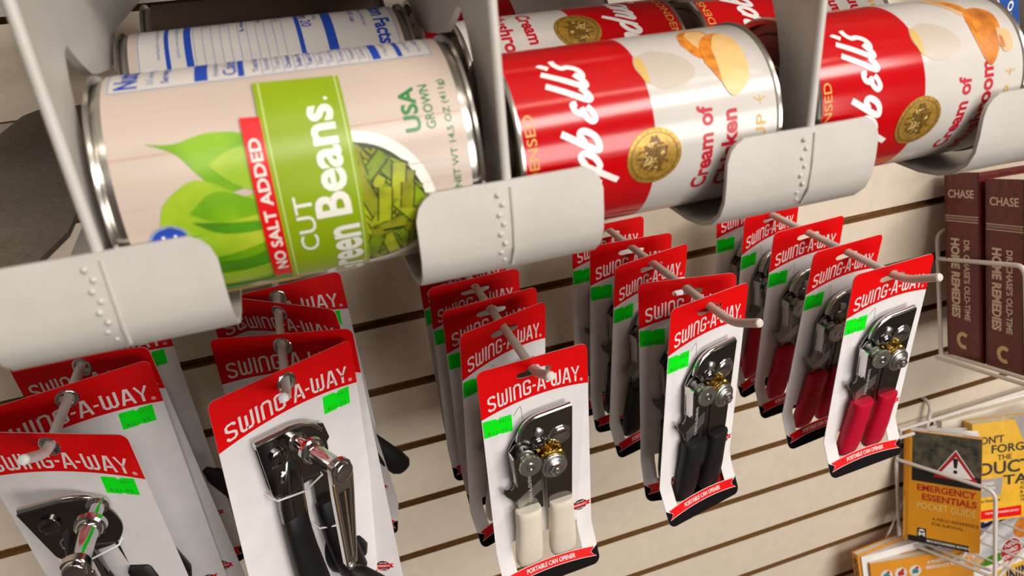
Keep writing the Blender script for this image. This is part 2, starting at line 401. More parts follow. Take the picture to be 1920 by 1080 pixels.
def handle(q, pts, m, n=24):     # pts: (a, b, c, half width, half depth)
    vs = []; fs = []; N = len(pts)
    for (a, b, c, w, d) in pts:
        for i in range(n):
            t = 2 * pi * i / n; ct, st = cos(t), sin(t)
            ex = .72
            vs.append(oc(a + w * math.copysign(abs(ct) ** ex, ct), b, c + d * math.copysign(abs(st) ** ex, st)))
    for j in range(N - 1):
        for i in range(n): k = (i + 1) % n; fs.append((j * n + i, j * n + k, (j + 1) * n + k, (j + 1) * n + i))
    q.add(vs, fs, m, True); q.add(vs[:n], [tuple(range(n))], m, True); q.add(vs[-n:], [tuple(range(n))], m, True)
OA = {}
def opener_a(kind):
    hm = {'white': hwhite, 'black': hblack, 'red': hred}[kind]
    if 'plate' not in OA:
        q = MB()   # folded upper jaw
        arm = [(22.9, 36.2), (-3, 38.2), (-9.5, 41.0), (-14, 46.5), (-16.5, 54), (-13, 61), (-3, 66), (0.8, 76), (0.8, 121), (20, 121)]
        q.prism(arm, 7.6, 8.8, dchrome, oc)
        q.prism([(22.5, 37), (-4, 39), (-10, 42), (-20, 55), (-24, 63), (-22, 70), (21.5, 72)], 3.0, 4.2, dchrome, oc)
        q.tube([oc(a, b, 6.0) for a, b in fillet_2([(22.6, 36.4), (-3, 38.4), (-9.8, 41.4), (-14.6, 47.5), (-16.6, 55)])], .0024, chrome, 10)
        disc(q, -2.7, 49.8, [(3.6, 8.8), (3.6, 9.6), (2.8, 10.4), (.5, 10.6)], zinc, 24)
        disc(q, -4.0, 58.0, [(5.6, 8.8), (5.2, 10), (4.0, 11.2), (2.0, 11.9), (.3, 12)], dchrome, 28)
        disc(q, 12.5, 57.5, [(8.6, 8.8), (8.0, 9.6), (6.0, 10.6), (2.8, 11.2), (.3, 11.3)], chrome, 28)
        OA['plate'] = q.mesh('jaw_plate')
        q = MB()   # lower lever with the bottle hook
        lev = [(-12, 52), (-20, 57.5), (-24.2, 63), (-23.6, 86), (-22.2, 91), (-23.0, 95), (-25.2, 96.8), (-28, 95.8), (-30.0, 93.6), (-30.8, 96.5), (-28.6, 101), (-23.5, 107), (-21.5, 113), (-21, 121), (-1.8, 121), (-1.2, 80), (-3, 66)]
        q.prism(lev, 5.0, 6.3, dchrome, oc)
        q.prism([(-24.4, 63), (-23.4, 62.6), (-22.0, 87.6), (-23.0, 88.2)], 4.6, 13.5, chrome, oc)
        q.prism([(-21, 107), (-2, 94), (-2, 104), (-20.5, 117)], 6.3, 6.45, zinc, oc)
        t = text('SWING-A-WAY', 0, 0, 27, 2.9, .05)
        q.flat(t, mat('stamped_letter_highlights', (0.55, 0.55, 0.54), 0.4, 0.6), lambda x, y: oc(-9.5 - y, 86 + x, 6.55))  # highlights on the embossed letters, put into a lighter flat colour
        OA['lever'] = q.mesh('lever_plate')
        q = MB()
        disc(q, -13.3, 68.8, [(6.8, 6.3), (6.8, 9), (5.4, 9.6), (5.4, 11.2), (6.8, 11.8), (6.8, 14), (5.6, 14.6), (5.6, 16)], zinc, 36)
        disc(q, -13.3, 68.8, [(7.6, 16), (7.6, 18.4)], zinc, 64, .09)
        disc(q, -13.3, 68.8, [(3.0, 18.4), (3.0, 19.2), (2.0, 19.3), (2.0, 18.6), (.4, 18.5)], chrome, 24)
        OA['gear'] = q.mesh('feed_gear')
        q = MB()
        disc(q, 3.8, 70.6, [(8.6, 8.9), (8.6, 10.4)], brass, 36, .17); disc(q, 4.0, 72.0, [(5.5, 10.2), (5.5, 13.6)], zinc, 28)
        disc(q, 3.8, 73.6, [(9.4, 13.4), (9.4, 15.2)], brass, 40, .14)
        OA['brass'] = q.mesh('drive_gear')
        q = MB()
        disc(q, 3.8, 74.7, [(9.0, 15.6), (9.6, 16.2), (9.6, 18.4), (9.1, 18.9)], zinc, 40); disc(q, 3.8, 74.7, [(7.4, 18.9), (7.4, 19.8), (6.9, 20.3)], zinc, 36); disc(q, 3.8, 74.7, [(6.0, 20.3), (5.2, 21)], zinc, 36)
        disc(q, 3.8, 74.7, [(4.8, 20.8), (4.8, 23.0), (4.0, 23.8)], chrome, 6); disc(q, 3.8, 74.7, [(2.4, 23.7), (2.4, 24.3), (1.4, 24.4), (1.2, 23.9), (.2, 23.8)], zinc, 20)
        OA['wheel'] = q.mesh('cutting_wheel')
    if kind not in OA:
        hs = []
        for x0, x1, nm in ((-14.3, -14.2, 'l'), (11.2, 13.8, 'r')):
            q = MB(); P = []
            for t, w, d in ((0, 8.6, 4.6), (.004, 9.3, 5.6), (.03, 9.7, 6.2), (.10, 9.5, 6.3), (.3, 9.4, 6.4), (.55, 10.2, 6.6), (.8, 10.7, 6.0), (.93, 10.2, 5.0), (.98, 8.6, 3.8), (1, 5.5, 2.4)):
                P.append((x0 + (x1 - x0) * t, 115.5 + 63.5 * t, 8.5 - 7.0 * t, w, d))
            handle(q, P, hm)
            q.lathe([(.1, 0), (3.2, .05)], hm, lambda x, y, h: oc(x0 + x * 1.8, 115.4 - h, 8.5 + y), 16, False)
            hs.append(q.mesh('handle'))
        OA[kind] = hs
    return [('jaw_plate', OA['plate']), ('lever_plate', OA['lever']), ('feed_gear', OA['gear']), ('drive_gear', OA['brass']), ('cutting_wheel', OA['wheel']), ('handle', OA[kind][0]), ('handle', OA[kind][1])]
def fillet_2(pts, r=6): return [(p.x, p.y) for p in fillet([(a, b, 0) for a, b in pts], r)]
def opener_b():
    if 'B' in OA: return OA['B']
    q = MB()
    pl = fillet_2([(-34, 33.2), (-4.3, 33.6), (8, 38), (16, 50), (17.2, 66), (8, 78.2), (-29.3, 79), (-34, 33.2)], 7); pl = [(-34, 33.2)] + pl[1:-1]
    q.prism(pl, 8.8, 10.0, dchrome, oc); q.prism([(a * .96 - .5, b * .96 + 1.5) for a, b in pl], 3, 4.2, dchrome, oc)
    q.tube([oc(a, b, 6.6) for a, b in fillet_2([(-33.6, 33.6), (-4.3, 34), (8, 38.6), (14, 47)], 9)], .0028, chrome, 12)
    disc(q, -16.7, 66.3, [(6.4, 10), (6.4, 10.8), (5.2, 11.4), (4.6, 10.9), (4.4, 10.2), (.3, 10.1)], chrome, 32)
    disc(q, -20.5, 47.0, [(6.2, 10), (6.2, 12), (5.0, 12.8), (.4, 13)], dchrome, 32)
    q.flat(text('AWAY', 0, 0, 9, 2.4, .02), zinc, lambda x, y: oc(-27 + x, 55 - y, 10.1))
    q.prism([(12, 40), (18, 43), (21, 56), (17, 60)], 5, 6.5, dchrome, oc)
    m1 = q.mesh('jaw_plate')
    q = MB()
    handle(q, [(-13, 54, 6.0, 4, 4), (-13.5, 60, 7, 7, 4.6), (-15, 72, 8, 9.2, 5), (-17, 88, 9, 9.8, 5), (-17.5, 100, 10, 9.6, 5.5), (-17.5, 101, 10, 6, 3)], dchrome)
    q.prism([(8, 70), (17, 70), (14, 82), (20.5, 86), (22, 84.5), (24, 87), (20, 94), (20, 112), (3, 112), (3, 80)], 3.5, 5, dchrome, oc)
    m2 = q.mesh('lever_plate')
    q = MB(); handle(q, [(-17.6, 97, 10, 8, 5), (-17.6, 98.5, 10, 9.2, 6.2), (-17.2, 112, 10, 9.4, 6.6), (-16, 130, 10, 10, 7), (-14, 150, 10, 11, 7.5), (-11.5, 170, 9.5, 11.8, 7.5), (-9.5, 184, 9, 11.2, 7), (-8.8, 190, 8.5, 8, 5), (-8.6, 192, 8, 4, 3)], hblack); m3 = q.mesh('handle')
    q = MB(); handle(q, [(10, 104, 7, 7, 4.5), (10, 106, 7, 8.5, 6), (11, 120, 7.5, 9, 6.5), (14, 140, 8, 10, 7), (18, 160, 8.5, 11, 7.5), (22, 178, 8, 11.2, 7), (23.5, 186, 8, 8, 5), (24, 188, 8, 4, 3)], hblack); m4 = q.mesh('handle')
    q = MB()
    disc(q, -6, 42.5, [(6.8, 10), (6.8, 12), (4.6, 13), (4.4, 24), (7.6, 25), (9.3, 27), (9.0, 30), (7.6, 31), (7.2, 33), (5.9, 34), (5.9, 55), (7.4, 57)], chrome, 40)
    m5 = q.mesh('drive_shaft')
    q = MB()
    arm = fillet_2([(-13.5, 42), (-13, 37), (-6, 34.5), (1, 37), (1.8, 43), (-5.6, 118), (-8, 121.5), (-11, 121.5), (-13.2, 118), (-14, 60), (-13.5, 42)], 4)[1:-1]
    q.prism(arm, 57, 61.5, chrome, oc, smooth=True)
    q.prism([(-10.5, 58), (-2.6, 58), (-7.4, 110), (-9.6, 110)], 61.5, 61.7, dchrome, oc)
    q.tube([oc(a, b, 61.4) for a, b in [(-13.4, 50), (-13.4, 62), (-12.6, 117)]], .0009, chrome, 8); q.tube([oc(a, b, 61.4) for a, b in [(1.3, 48), (0, 62), (-6, 117)]], .0009, chrome, 8)
    q.tube([oc(a, b, 61.6) for a, b in [(-6.6, 58), (-8.5, 111)]], .0010, chrome, 8)
    disc(q, -6, 42.5, [(6.6, 61), (6.6, 64.5), (5.9, 65.3), (5.2, 65.5), (.3, 65.6)], chrome, 60, .03)
    disc(q, -10, 118.5, [(2.6, 61.5), (2.4, 62.6), (1.4, 63.2), (.2, 63.3)], zinc, 20)
    m6 = q.mesh('crank_arm')
    q = MB(); d = V((.50, .87)).normalized(); vs = []; P = []
    for t, r in ((-6, 3.0), (0, 5), (3, 7.0), (8, 8.0), (25, 9.6), (42, 11), (52, 10.5), (57, 7), (58.5, 3)): P.append((oc(-6 + d.x * t, 131 + d.y * t, 56), r / 1000))
    q.tube([p for p, r in P], [r for p, r in P], hblack, 22)
    m7 = q.mesh('crank_knob')
    q = MB(); q.tube([oc(*p) for p in [(-31, 76, 0), (-30, 77.4, 8), (-28, 79, 11.5), (-10, 79.5, 16.5), (8, 79, 11), (10, 78, 0)]], .0007, clear, 8); m8 = q.mesh('clear_strap'); q = MB()
    q.tube([oc(*p) for p in [(-2, 121, 0), (-.5, 123, 9), (10, 124, 15), (20, 123, 12), (23, 121, 0)]], .0007, clear, 8)
    m9 = q.mesh('clear_strap')
    OA['B'] = [('jaw_plate', m1), ('lever_plate', m2), ('handle', m3), ('handle', m4), ('drive_shaft', m5), ('crank_arm', m6), ('crank_knob', m7), ('clear_strap', m8), ('clear_strap', m9)]
    return OA['B']
CARD = {False: make_card(False), True: make_card(True)}
q = MB(); q.lathe([(.0050, .0006), (.0053, .0010), (.0064, .0010), (.0072, .0003), (.0072, 0)], chrome, lambda x, y, h: V((x, -h, -(.0035 + y))), 32, False)
q.lathe([(.0049, -.0012), (.0049, .0008)], chrome, lambda x, y, h: V((x, -h, -(.0035 + y))), 32, False)
EYE = q.mesh('eyelet')
STK = {'12': make_sticker(-.0386, .0352, .0205, .0138, '$12.95', '2411'), '21': make_sticker(.0245, .0275, .0220, .0138, '$21.95', '2411', .05)}
STK['21l'] = make_sticker(.0230, .0290, .0225, .0138, '$21.95', '2411', .10)
#       key: y, yaw, pitch, roll, dx(mm)
POSE = {'5.1': (-.2447, 1.8, 3.3, -.9, 0), '5.2': (-.1969, 6.9, 3.7, 1.6, -1.3), '5.3': (-.1479, 3.7, 3.1, -.2, -.3), '5.4': (-.0965, 15, .8, .3, -.8), '5.5': (-.0585, .3, -.9, -1.2, 3),
        '4.1': (-.2272, 12.7, 1.0, 1.8, 0), '4.2': (-.1944, -11.7, -4.1, .3, .3), '4.3': (-.1414, 12, 3.8, .2, -1.9), '4.4': (-.1038, -2.6, 2.2, .7, -1.5), '4.5': (-.0581, 6, -1.7, 2, -2.1),
        '3.1': (-.2511, 2, 2.5, -.6, .3), '3.2': (-.1901, 19, 3.1, 1.7, .3), '3.3': (-.1567, 4.2, 4.4, -.6, .2), '3.4': (-.1148, 2.7, 3.2, .2, -.6), '3.5': (-.0737, 0, -.1, -1.3, -.4),
        '2.1': (-.1954, 29.4, -.2, 3.2, 1.0), '2.2': (-.1432, -22.3, -5.3, -2.4, .9), '2.3': (-.0854, -38, 10.2, .9, .7), '2.4': (-.0551, 1.2, -1.2, -1.9, .6),
        '1.1': (-.2056, -25.2, 3.7, .6, .4), '1.2': (-.1505, 11.9, 2.3, -.6, -.4), '1.3': (-.1071, -20, .1, -4, 1.2), '1.4': (-.0650, 11.2, .7, -1.1, -.4)}
ORD = {1: 'frontmost', 2: 'second back', 3: 'third back', 4: 'fourth back', 5: 'rearmost of five'}
HND = {1: ('large carded crank can opener', 'black'), 2: ('large carded crank can opener', 'black'), 3: ('portable can opener with white handles', 'white'), 4: ('portable can opener with black handles', 'black'), 5: ('portable can opener with red handles', 'red')}
PGN = {1: 'leftmost peg', 2: 'second peg from left', 3: 'middle peg', 4: 'fourth peg from left', 5: 'rightmost peg'}
for key, (y, yaw, pit, rol, dx) in POSE.items():
    p, n = int(key[0]), int(key[2]); Bt = p < 3
    o4 = 'rearmost of four' if (Bt and n == 4) else ORD[n]
    M = Matrix.Translation((PEG[p], y, .081)) @ rot(yaw, pit, rol).to_4x4() @ Matrix.Translation((dx / 1000, 0, 0))
    t = thing('carded_can_opener', '%s, %s, %s' % (HND[p][0], o4, PGN[p]), 'can opener', M=M, group='carded can openers on the ' + PGN[p])
    c = link('backing_card', CARD[Bt], t)
    link('price_sticker', STK['12' if not Bt else '21'], c, label='bright green price sticker')
    if Bt: link('eyelet', EYE, c, label='silver metal eyelet')
    for nm, me in (opener_b() if Bt else opener_a(HND[p][1])):
        o = link(nm, me, t)
        if key == '1.1': o.matrix_local = Matrix.Translation((.0, 0, -.006)) @ Matrix.Rotation(R(20), 4, 'Z') @ Matrix.Rotation(R(-6), 4, 'Y') @ Matrix.Translation((.017 if nm in ('drive_shaft', 'crank_arm', 'crank_knob') else 0, 0, 0))
        elif Bt and n > 1 and nm in ('drive_shaft', 'crank_arm', 'crank_knob'):
            m = Matrix.Diagonal((1, .55, 1, 1))
            if n == 4:
                pv = Matrix.Translation((-.006, 0, -.0425))
                m = m @ pv @ Matrix.Rotation(R(-35), 4, 'Y') @ pv.inverted() if nm != 'crank_knob' else m @ Matrix.Translation((.046 if p == 2 else .055, 0, -.008))
            o.matrix_local = m

# ---------------------------------------------------------------- cans
def can_body(r, L):
    q = MB(); h = L / 2
    fx = lambda x, y, t: V((t, x, y))
    half = [(r - .0008, .0035 - h), (r - .0010, .0022 - h), (r + .0007, .0016 - h), (r + .0009, .0006 - h), (r + .0002, 0 - h), (r - .0016, .0003 - h), (r - .0020, .0035 - h), (r - .0052, .0036 - h), (r - .0060, .0026 - h), (r - .0110, .0026 - h), (r - .0116, .0034 - h), (r - .0170, .0034 - h), (r - .0176, .0027 - h), (.0004, .0027 - h)]
    for sg in (1, -1):
        pr = [(a, sg * b) for a, b in half]; q.lathe(pr[:7], tin, fx, 72, False); q.lathe(pr[6:], lidm, fx, 72, False)
    q.lathe([(r - .0008, -h + .003), (r - .0008, h - .003)], tin, fx, 72, False)
    return q
def labfn(r, L): return lambda t, x, e=0.0: V((x / 1000 - L / 2, -(r + e) * cos(t / 1000 / r), (r + e) * sin(t / 1000 / r)))   # t: mm of arc upwards, x: mm along the can
def poly_xt(pts, r):   # (x mm, theta deg) -> (t mm, x mm)
    return [(R(th) * r * 1000, x) for x, th in pts]
class Label:
    def __init__(s, r, L): s.q = MB(); s.r = r; s.fn = labfn(r, L); s.ts = [k * 1.5 for k in range(-80, 90)]
    def put(s, vf, m, lvl):
        vs, fs = vf; lo = min(v[0] for v in vs); hi = max(v[0] for v in vs)
        vf = cut2(vs, fs, xs=[c for c in s.ts if lo < c < hi]); s.q.add([s.fn(t, x, .00008 * lvl) for t, x in vf[0]], vf[1], m, False)
    def band(s, x0, x1, m, lvl=0, t0=0, t1=360):
        n = max(2, int((t1 - t0) / 3)); vs = []; fs = []
        for i in range(n + 1):
            t = R(t0 + (t1 - t0) * i / n) * s.r * 1000; vs += [s.fn(t, x0, .00008 * lvl), s.fn(t, x1, .00008 * lvl)]
        for i in range(n): fs.append((2 * i, 2 * i + 2, 2 * i + 3, 2 * i + 1))
        s.q.add(vs, fs, m, True)
    def P(s, pts, m, lvl): s.put(tess(poly_xt(pts, s.r)), m, lvl)
    def blob(s, pts, m, lvl): s.put(tess([(p[0], p[1]) for p in spline(poly_xt(pts + [pts[0]], s.r), 4)[:-1]]), m, lvl)
    def T(s, body, t0, t1, xtop, xbase, m, lvl, off=.012, sh=0): s.put([(lambda vf: ([(a, xbase - b) for a, b in vf[0]], vf[1]))(text(body, t0, 0, t1 - t0, xbase - xtop, off, sh))][0], m, lvl)
SCR = [('C', -31, [[(4, 11), (3.4, 13), (.5, 13.6), (-3.6, 9), (-3.6, 3), (-.5, 0), (3, 1.2), (4.4, 3.4)]], 2.0), ('a', -20, [[(2, 6.4), (-.6, 7.4), (-2.8, 4.6), (-2.4, 1), (-.4, .2), (1.8, 2.6), (2.4, 7), (2.2, 1), (3.6, .2)]], 1.8),
       ('m', -11.5, [[(-4, 7), (-4, 0)], [(-4, 4.5), (-2.4, 7.2), (-.6, 6.4), (-.6, 0)], [(-.6, 4.5), (1, 7.2), (2.8, 6.4), (2.8, .8), (4, .2)]], 1.9), ('p', -2.4, [[(-2.2, 7), (-2.2, -7)], [(-2.2, 5), (0, 7.2), (2.2, 5.6), (2.3, 2), (.2, .1), (-1.8, 1.4)]], 2.1),
       ('b', 5.2, [[(-2.3, 13.2), (-2.3, 1.6), (0, .1), (2.3, 1.6), (2.3, 5), (.3, 6.7), (-1.8, 5.2)]], 2.2), ('e', 14.4, [[(2.2, 5.6), (1, 7.2), (-1, 6.6), (-.8, 4.6), (.6, 4.0), (-1.4, 3.4), (-2, 1.4), (-.4, .1), (1.6, .8), (2.8, 2.2)]], 1.9),
       ('l', 20.0, [[(-.6, 14.4), (-.3, 8), (-.2, 2.2), (.8, .3), (2.4, .8), (3.8, 2.6)]], 2.2), ('l', 25.2, [[(-.6, 14.4), (-.3, 8), (-.2, 2.2), (.8, .3), (2.4, .8), (4.2, 3.0)]], 2.2), ("'", 28.6, [[(-.4, 14), (.6, 13.2), (.2, 11)]], 1.9), ('s', 30.8, [[(3.4, 8.6), (1.2, 8.2), (.2, 6.4), (1.6, 4.2), (1.8, 1.6), (.2, .2), (-2, .8), (-2.6, 2.4)]], 2.0)]
def soup_label(kind):
    r, L = .0335, .1015; l = Label(r, L)
    l.band(1.6, 50.0, sred, 0); l.band(50.0, 99.4, swht, 0)
    for ch, t0, sts, w in SCR:
        for st in sts:
            pl = spline([(t0 + a + .58 * b, 28.6 - b) for a, b in st], 5); l.put(stroke(pl, w * 1.06), stxt, 2)
    l.T('CONDENSED', -19.5, 18.5, 3.0, 6.6, stgold, 1, .005)
    # medal
    c = (R(-4) * 33.5, 49.4); l.put(tess(circ(c[0], c[1], 10.2, 10.6, 40)), sgold, 2)
    l.put(stroke(circ(c[0], c[1], 8.6, 9.0, 36), .35, True), sgold2, 3)
    for i in range(26):
        a = 2 * pi * i / 26; l.put(stroke([(c[0] + 9.2 * cos(a), c[1] + 9.6 * sin(a)), (c[0] + 9.8 * cos(a), c[1] + 10.1 * sin(a))], .25), sgold2, 3)
    mr = random.Random(11)
    for k in range(64):      # worn relief on the gold seal
        a = mr.uniform(0, 2 * pi); d = 6.6 * math.sqrt(mr.random()); x, y = c[0] + d * cos(a) * .9 + .4, c[1] + d * sin(a) * .8
        an = .9 + mr.gauss(0, .7); ln = mr.uniform(.6, 1.7); w = mr.uniform(.35, .95)
        pl = [(x - ln * cos(an), y - ln * sin(an)), (x + mr.uniform(-.4, .4), y + mr.uniform(-.4, .4)), (x + ln * cos(an), y + ln * sin(an))]
        l.put(stroke(pl, w), sgold2 if k % 3 else sgold3, 4 + .02 * k)
    l.put(tess(spline([(c[0] + a, c[1] + b) for a, b in [(4.6, -4.2), (3.2, -1.0), (1.2, .6), (.2, -1.2), (2.0, -3.0), (4.6, -4.2)]], 4)[:-1]), sgold2, 6)
    l.put(tess(spline([(c[0] + a, c[1] + b) for a, b in [(3.6, .8), (2.8, 2.4), (.4, 2.2), (-1.6, 4.2), (-2.2, 2.2), (.2, .6), (3.6, .8)]], 4)[:-1]), sgold2, 6)
    l.T('Cream of', -19.8, 12.6, 66.6, 73.0, stred, 1, .034)
    if kind == 'chicken': l.T('Chicken', -20.4, 10.0, 76.2, 82.8, stred, 1, .034)
    else: l.T('Mushroom', -22.6, 17.4, 77.4, 84.2, stred, 1, .034)
    l.T('SOUP', -14.5, 6.6, 90.4, 94.6, stgold, 1, .01)
    for a in (-.9, 0, .9): l.put(stroke([(11.2, 92.6), (12.6, 92.6 + a * 2.6)], .5), stgold, 1)
    l.put(stroke([(10.0, 92.6), (13.2, 92.6)], .4), stgold, 1)
    # picture: cup plus slices
    l.blob([(49.5, 60), (58, 64), (66, 58), (70, 49), (69.4, 41), (64, 36), (56, 35), (50.5, 42), (48.2, 52)], cup1, 1)
    l.blob([(48.4, 54), (50.2, 60), (52.0, 58), (52.2, 48), (51.4, 40), (49.6, 43)], cup2, 2)
    if kind == 'chicken':
        l.blob([(70.3, 66), (72.5, 78), (78, 86), (84, 82), (82.6, 66), (78, 52), (73, 54)], chk2, 1); l.blob([(74.6, 76), (78.6, 83), (83.2, 79), (81.8, 66), (78, 57), (75, 64)], chk1, 2)
        l.blob([(75.2, 48), (76.6, 62), (81.5, 72), (87.5, 75), (90, 68), (84, 58), (81.4, 44), (79.4, 33)], chk2, 3); l.blob([(80.4, 58), (85.6, 72), (91, 70), (92, 52), (89.6, 33), (82.6, 24.5), (79.2, 32), (79.6, 46)], chk1, 4)
        l.put(stroke(spline(poly_xt([(90.6, 66), (91.8, 50), (89.2, 34)], r)), .7), stred, 2)
    else:
        l.blob([(78, 60), (81, 70), (88, 72), (93, 64), (92, 50), (88, 36), (83, 26), (79.4, 34), (77.6, 48)], mus1, 2)
        l.blob([(80, 58), (83, 62), (84, 46), (81, 38), (79.4, 46)], chk2, 3)
        l.blob([(90, 52), (95.4, 48), (95, 36), (90.4, 34), (88.8, 42)], mus2, 3); l.blob([(89.8, 46), (91.2, 44), (91, 37), (89.4, 38)], mus1, 4)
        l.blob([(70, 92), (76, 94), (82, 84), (84, 68), (80, 62), (75, 76)], mus2, 1); l.blob([(75, 88), (80, 84), (83, 72), (80, 70)], chk2, 2)
    return l.q
def bean_label():
    r, L = .0365, .111; l = Label(r, L)
    l.band(4.6, 106.4, bcream, 0)
    for th in (30, 8, -14): l.P([(4.8, th + .5), (4.8, th - .5), (106, th - .4), (106, th + .4)], bline if th == 30 else bcream, 1)
    for th in (52, 19, -2): l.P([(4.8, th + .15), (4.8, th - .15), (106, th - .15), (106, th + .15)], mat('bean_label_grain', (0.68, 0.53, 0.44), 0.35), 1)
    # leaves
    l.blob([(14.6, 35.4), (22, 33.6), (31, 36.6), (41, 34), (44, 24), (41, 12), (33, 9), (27, 18), (22, 29)], leaf1, 2)
    l.blob([(30, 22), (38, 28), (46, 25), (46, 6), (36, 12)], leaf2, 3)
    l.blob([(13.6, -2), (16, 8), (24, 16), (30, 14), (38, 6), (44, 8), (44, -8), (30, -9), (20, -8)], leaf2, 3); l.blob([(22, 2), (30, 10), (40, 4), (43, -2), (30, -4)], leaf1, 4)
    l.blob([(20, -3), (30, -1), (41, 2), (44, -16), (40, -50), (18, -56), (12, -30), (18, -12)], leaf1, 2); l.blob([(18, -10), (30, -8), (42, -6), (43, -16), (30, -22), (19, -20)], leaf2, 5)
    l.blob([(22, -2), (32, -5), (42, -7), (42, -11), (30, -10)], leaf3, 6); l.blob([(20, -24), (32, -27), (43, -24), (43, -31), (30, -33), (20, -30)], leaf3, 6); l.blob([(18, -33), (32, -35), (42, -33), (42, -42), (28, -46), (18, -42)], leaf2, 5)
    l.blob([(20, -48), (34, -50), (44, -47), (46, -54), (34, -58), (22, -56)], leaf3, 6); l.blob([(22, -56), (30, -58), (46, -56), (46, -66), (22, -66)], orange2, 6)
    l.P([(31, -53), (35, -50), (41, -56), (37, -59)], cup1, 7)
    # blue round seal
    c = (R(-10) * 36.5, 15); l.put(tess(circ(c[0], c[1], 5.4, 5.8)), npale, 3); l.put(tess(circ(c[0], c[1], 4.6, 5.0)), nblue, 4)
    l.put(stroke([(c[0] + 2.4, 13.4), (c[0] + .6, 13.8), (c[0] + .4, 16.4), (c[0] + 2.2, 16.8)], .8), btext, 5); l.put(stroke([(c[0] + .6, 14), (c[0] - 2.2, 14)], .7), btext, 5); l.put(stroke([(c[0] + .6, 16.4), (c[0] - 2.2, 16.6)], .7), btext, 5)
    # bowl of cut beans
    bc = (R(-15) * 36.5, 69); l.put(tess(circ(bc[0], bc[1], 27.5, 25.5, 48)), btext, 1); l.put(tess(circ(bc[0], bc[1], 24.0, 22.2, 48)), beand, 2)
    rr = random.Random(5)
    for i in range(150):
        a = rr.uniform(-1.5, 1.5); d = 22 * math.sqrt(rr.random()); x = bc[1] + d * cos(a) * .92; t = bc[0] + d * sin(a) * 1.05
        an = rr.uniform(-1.1, 1.3); hl = rr.uniform(3.6, 6.0)
        p = [(t - hl * cos(an), x - hl * sin(an)), (t + hl * cos(an), x + hl * sin(an))]
        if max(math.hypot((u[0] - bc[0]) / 23.2, (u[1] - bc[1]) / 21.4) for u in p) > 1 or max(u[1] for u in p) < 70: continue
        w = rr.uniform(3.6, 4.6); l.put(stroke(p, w + .9), beand, 2.4 + .04 * i); l.put(stroke(p, w), beanm[i % 3], 2.42 + .04 * i)
    # green panel, red strip
    l.P([(46.4, 60), (71.6, 58), (71.0, -53), (45.6, -53)], bgreen, 10)
    for x in (47.8, 70.2): l.P([(x, 59), (x + .35, 59), (x - .3, -53), (x - .65, -53)], bgreen2, 11)
    l.P([(41.0, 41), (46.6, 40.4), (46.0, -46), (40.4, -46)], bred, 11)
    l.T('NO SALT ADDED', -24.5, 19.5, 41.9, 45.3, btext, 12, .02)
    l.T('CUT', -18.0, 1.2, 50.6, 56.0, btext, 12, .005); l.T('Beans', -6.8, 27.0, 56.6, 67.6, btext, 12, .028); l.T('Green', -40, -10.5, 56.8, 69.2, btext, 12, .028)
    l.T('.', 28.2, 29.4, 65.6, 66.8, btext, 12)
    l.T('USA', 14.6, 29.2, 87.8, 93.0, bdgreen, 2, .028); l.T('GROWN', 14.8, 29.4, 94.6, 97.6, bdgreen, 2, .012)
    l.T('NET WT 14.5 OZ (411g)', -4.6, 30.6, 100.6, 103.4, bdgreen, 2, .008)
    # nutrition panel
    t0, t1 = R(66) * 36.5, R(150) * 36.5
    l.put(tess([(t0, 6), (t1, 6), (t1, 103.2), (t0, 103.2)]), nwht, 1)
    l.put(stroke([(t0 + .5, 6.4), (t1 - .5, 6.4), (t1 - .5, 102.8), (t0 + .5, 102.8)], .35, True), npale, 2)
    l.T('Nutrition Facts', t0 + 2, t1 - 6, 8.0, 14.5, nblue, 2, .03)
    for x, w in ((30.4, 3.8), (43.0, 1.8), (84.0, 2.6), (92.0, 1.6)): l.put(tess([(t0 + 1.5, x), (t1 - 1.5, x), (t1 - 1.5, x + w), (t0 + 1.5, x + w)]), nblue, 2)
    for i in range(11): l.put(tess([(t0 + 1.5, 50 + i * 3.3), (t1 - 1.5, 50 + i * 3.3), (t1 - 1.5, 50.25 + i * 3.3), (t0 + 1.5, 50.25 + i * 3.3)]), npale, 2)
    for i, s_ in enumerate(('Total Fat 0g', 'Saturated Fat 0g', 'Trans Fat 0g', 'Cholesterol 0mg', 'Sodium 10mg', 'Total Carbohydrate 4g', 'Fiber 2g', 'Total Sugars 1g', 'Protein 1g', 'Vitamin D 0mcg', 'Calcium 30mg')):
        l.T(s_, t0 + 3, t0 + 3 + 1.35 * len(s_), 47.4 + i * 3.3, 49.6 + i * 3.3, nblue if i in (0, 3, 4, 5) else npale, 2, .01)
    for x, s_, w, h in ((17, '3.5 servings per container', 34, 2.4), (21, 'Serving size 1/2 cup', 30, 2.8), (35.6, 'Amount per serving', 24, 2.2), (38.6, 'Calories 20', 30, 4), (88, '* The % Daily Value tells you how much', 40, 1.8), (95, 'a nutrient in a serving of food contributes', 40, 1.8), (98.6, 'to a daily diet.', 16, 1.8)):
        l.T(s_, t0 + 3, t0 + 3 + w, x, x + h, nblue if h > 2.5 else npale, 2, .012)
    return l.q
def plain_label():
    l = Label(.0365, .111); l.band(4.6, 106.4, taupe, 0); return l.q
SB = can_body(.0335, .1015).mesh('can_body'); BB = can_body(.0365, .111).mesh('can_body')
LB = {'chicken': soup_label('chicken').mesh('paper_label'), 'mushroom': soup_label('mushroom').mesh('paper_label'), 'bean': bean_label().mesh('paper_label'), 'plain': plain_label().mesh('paper_label')}
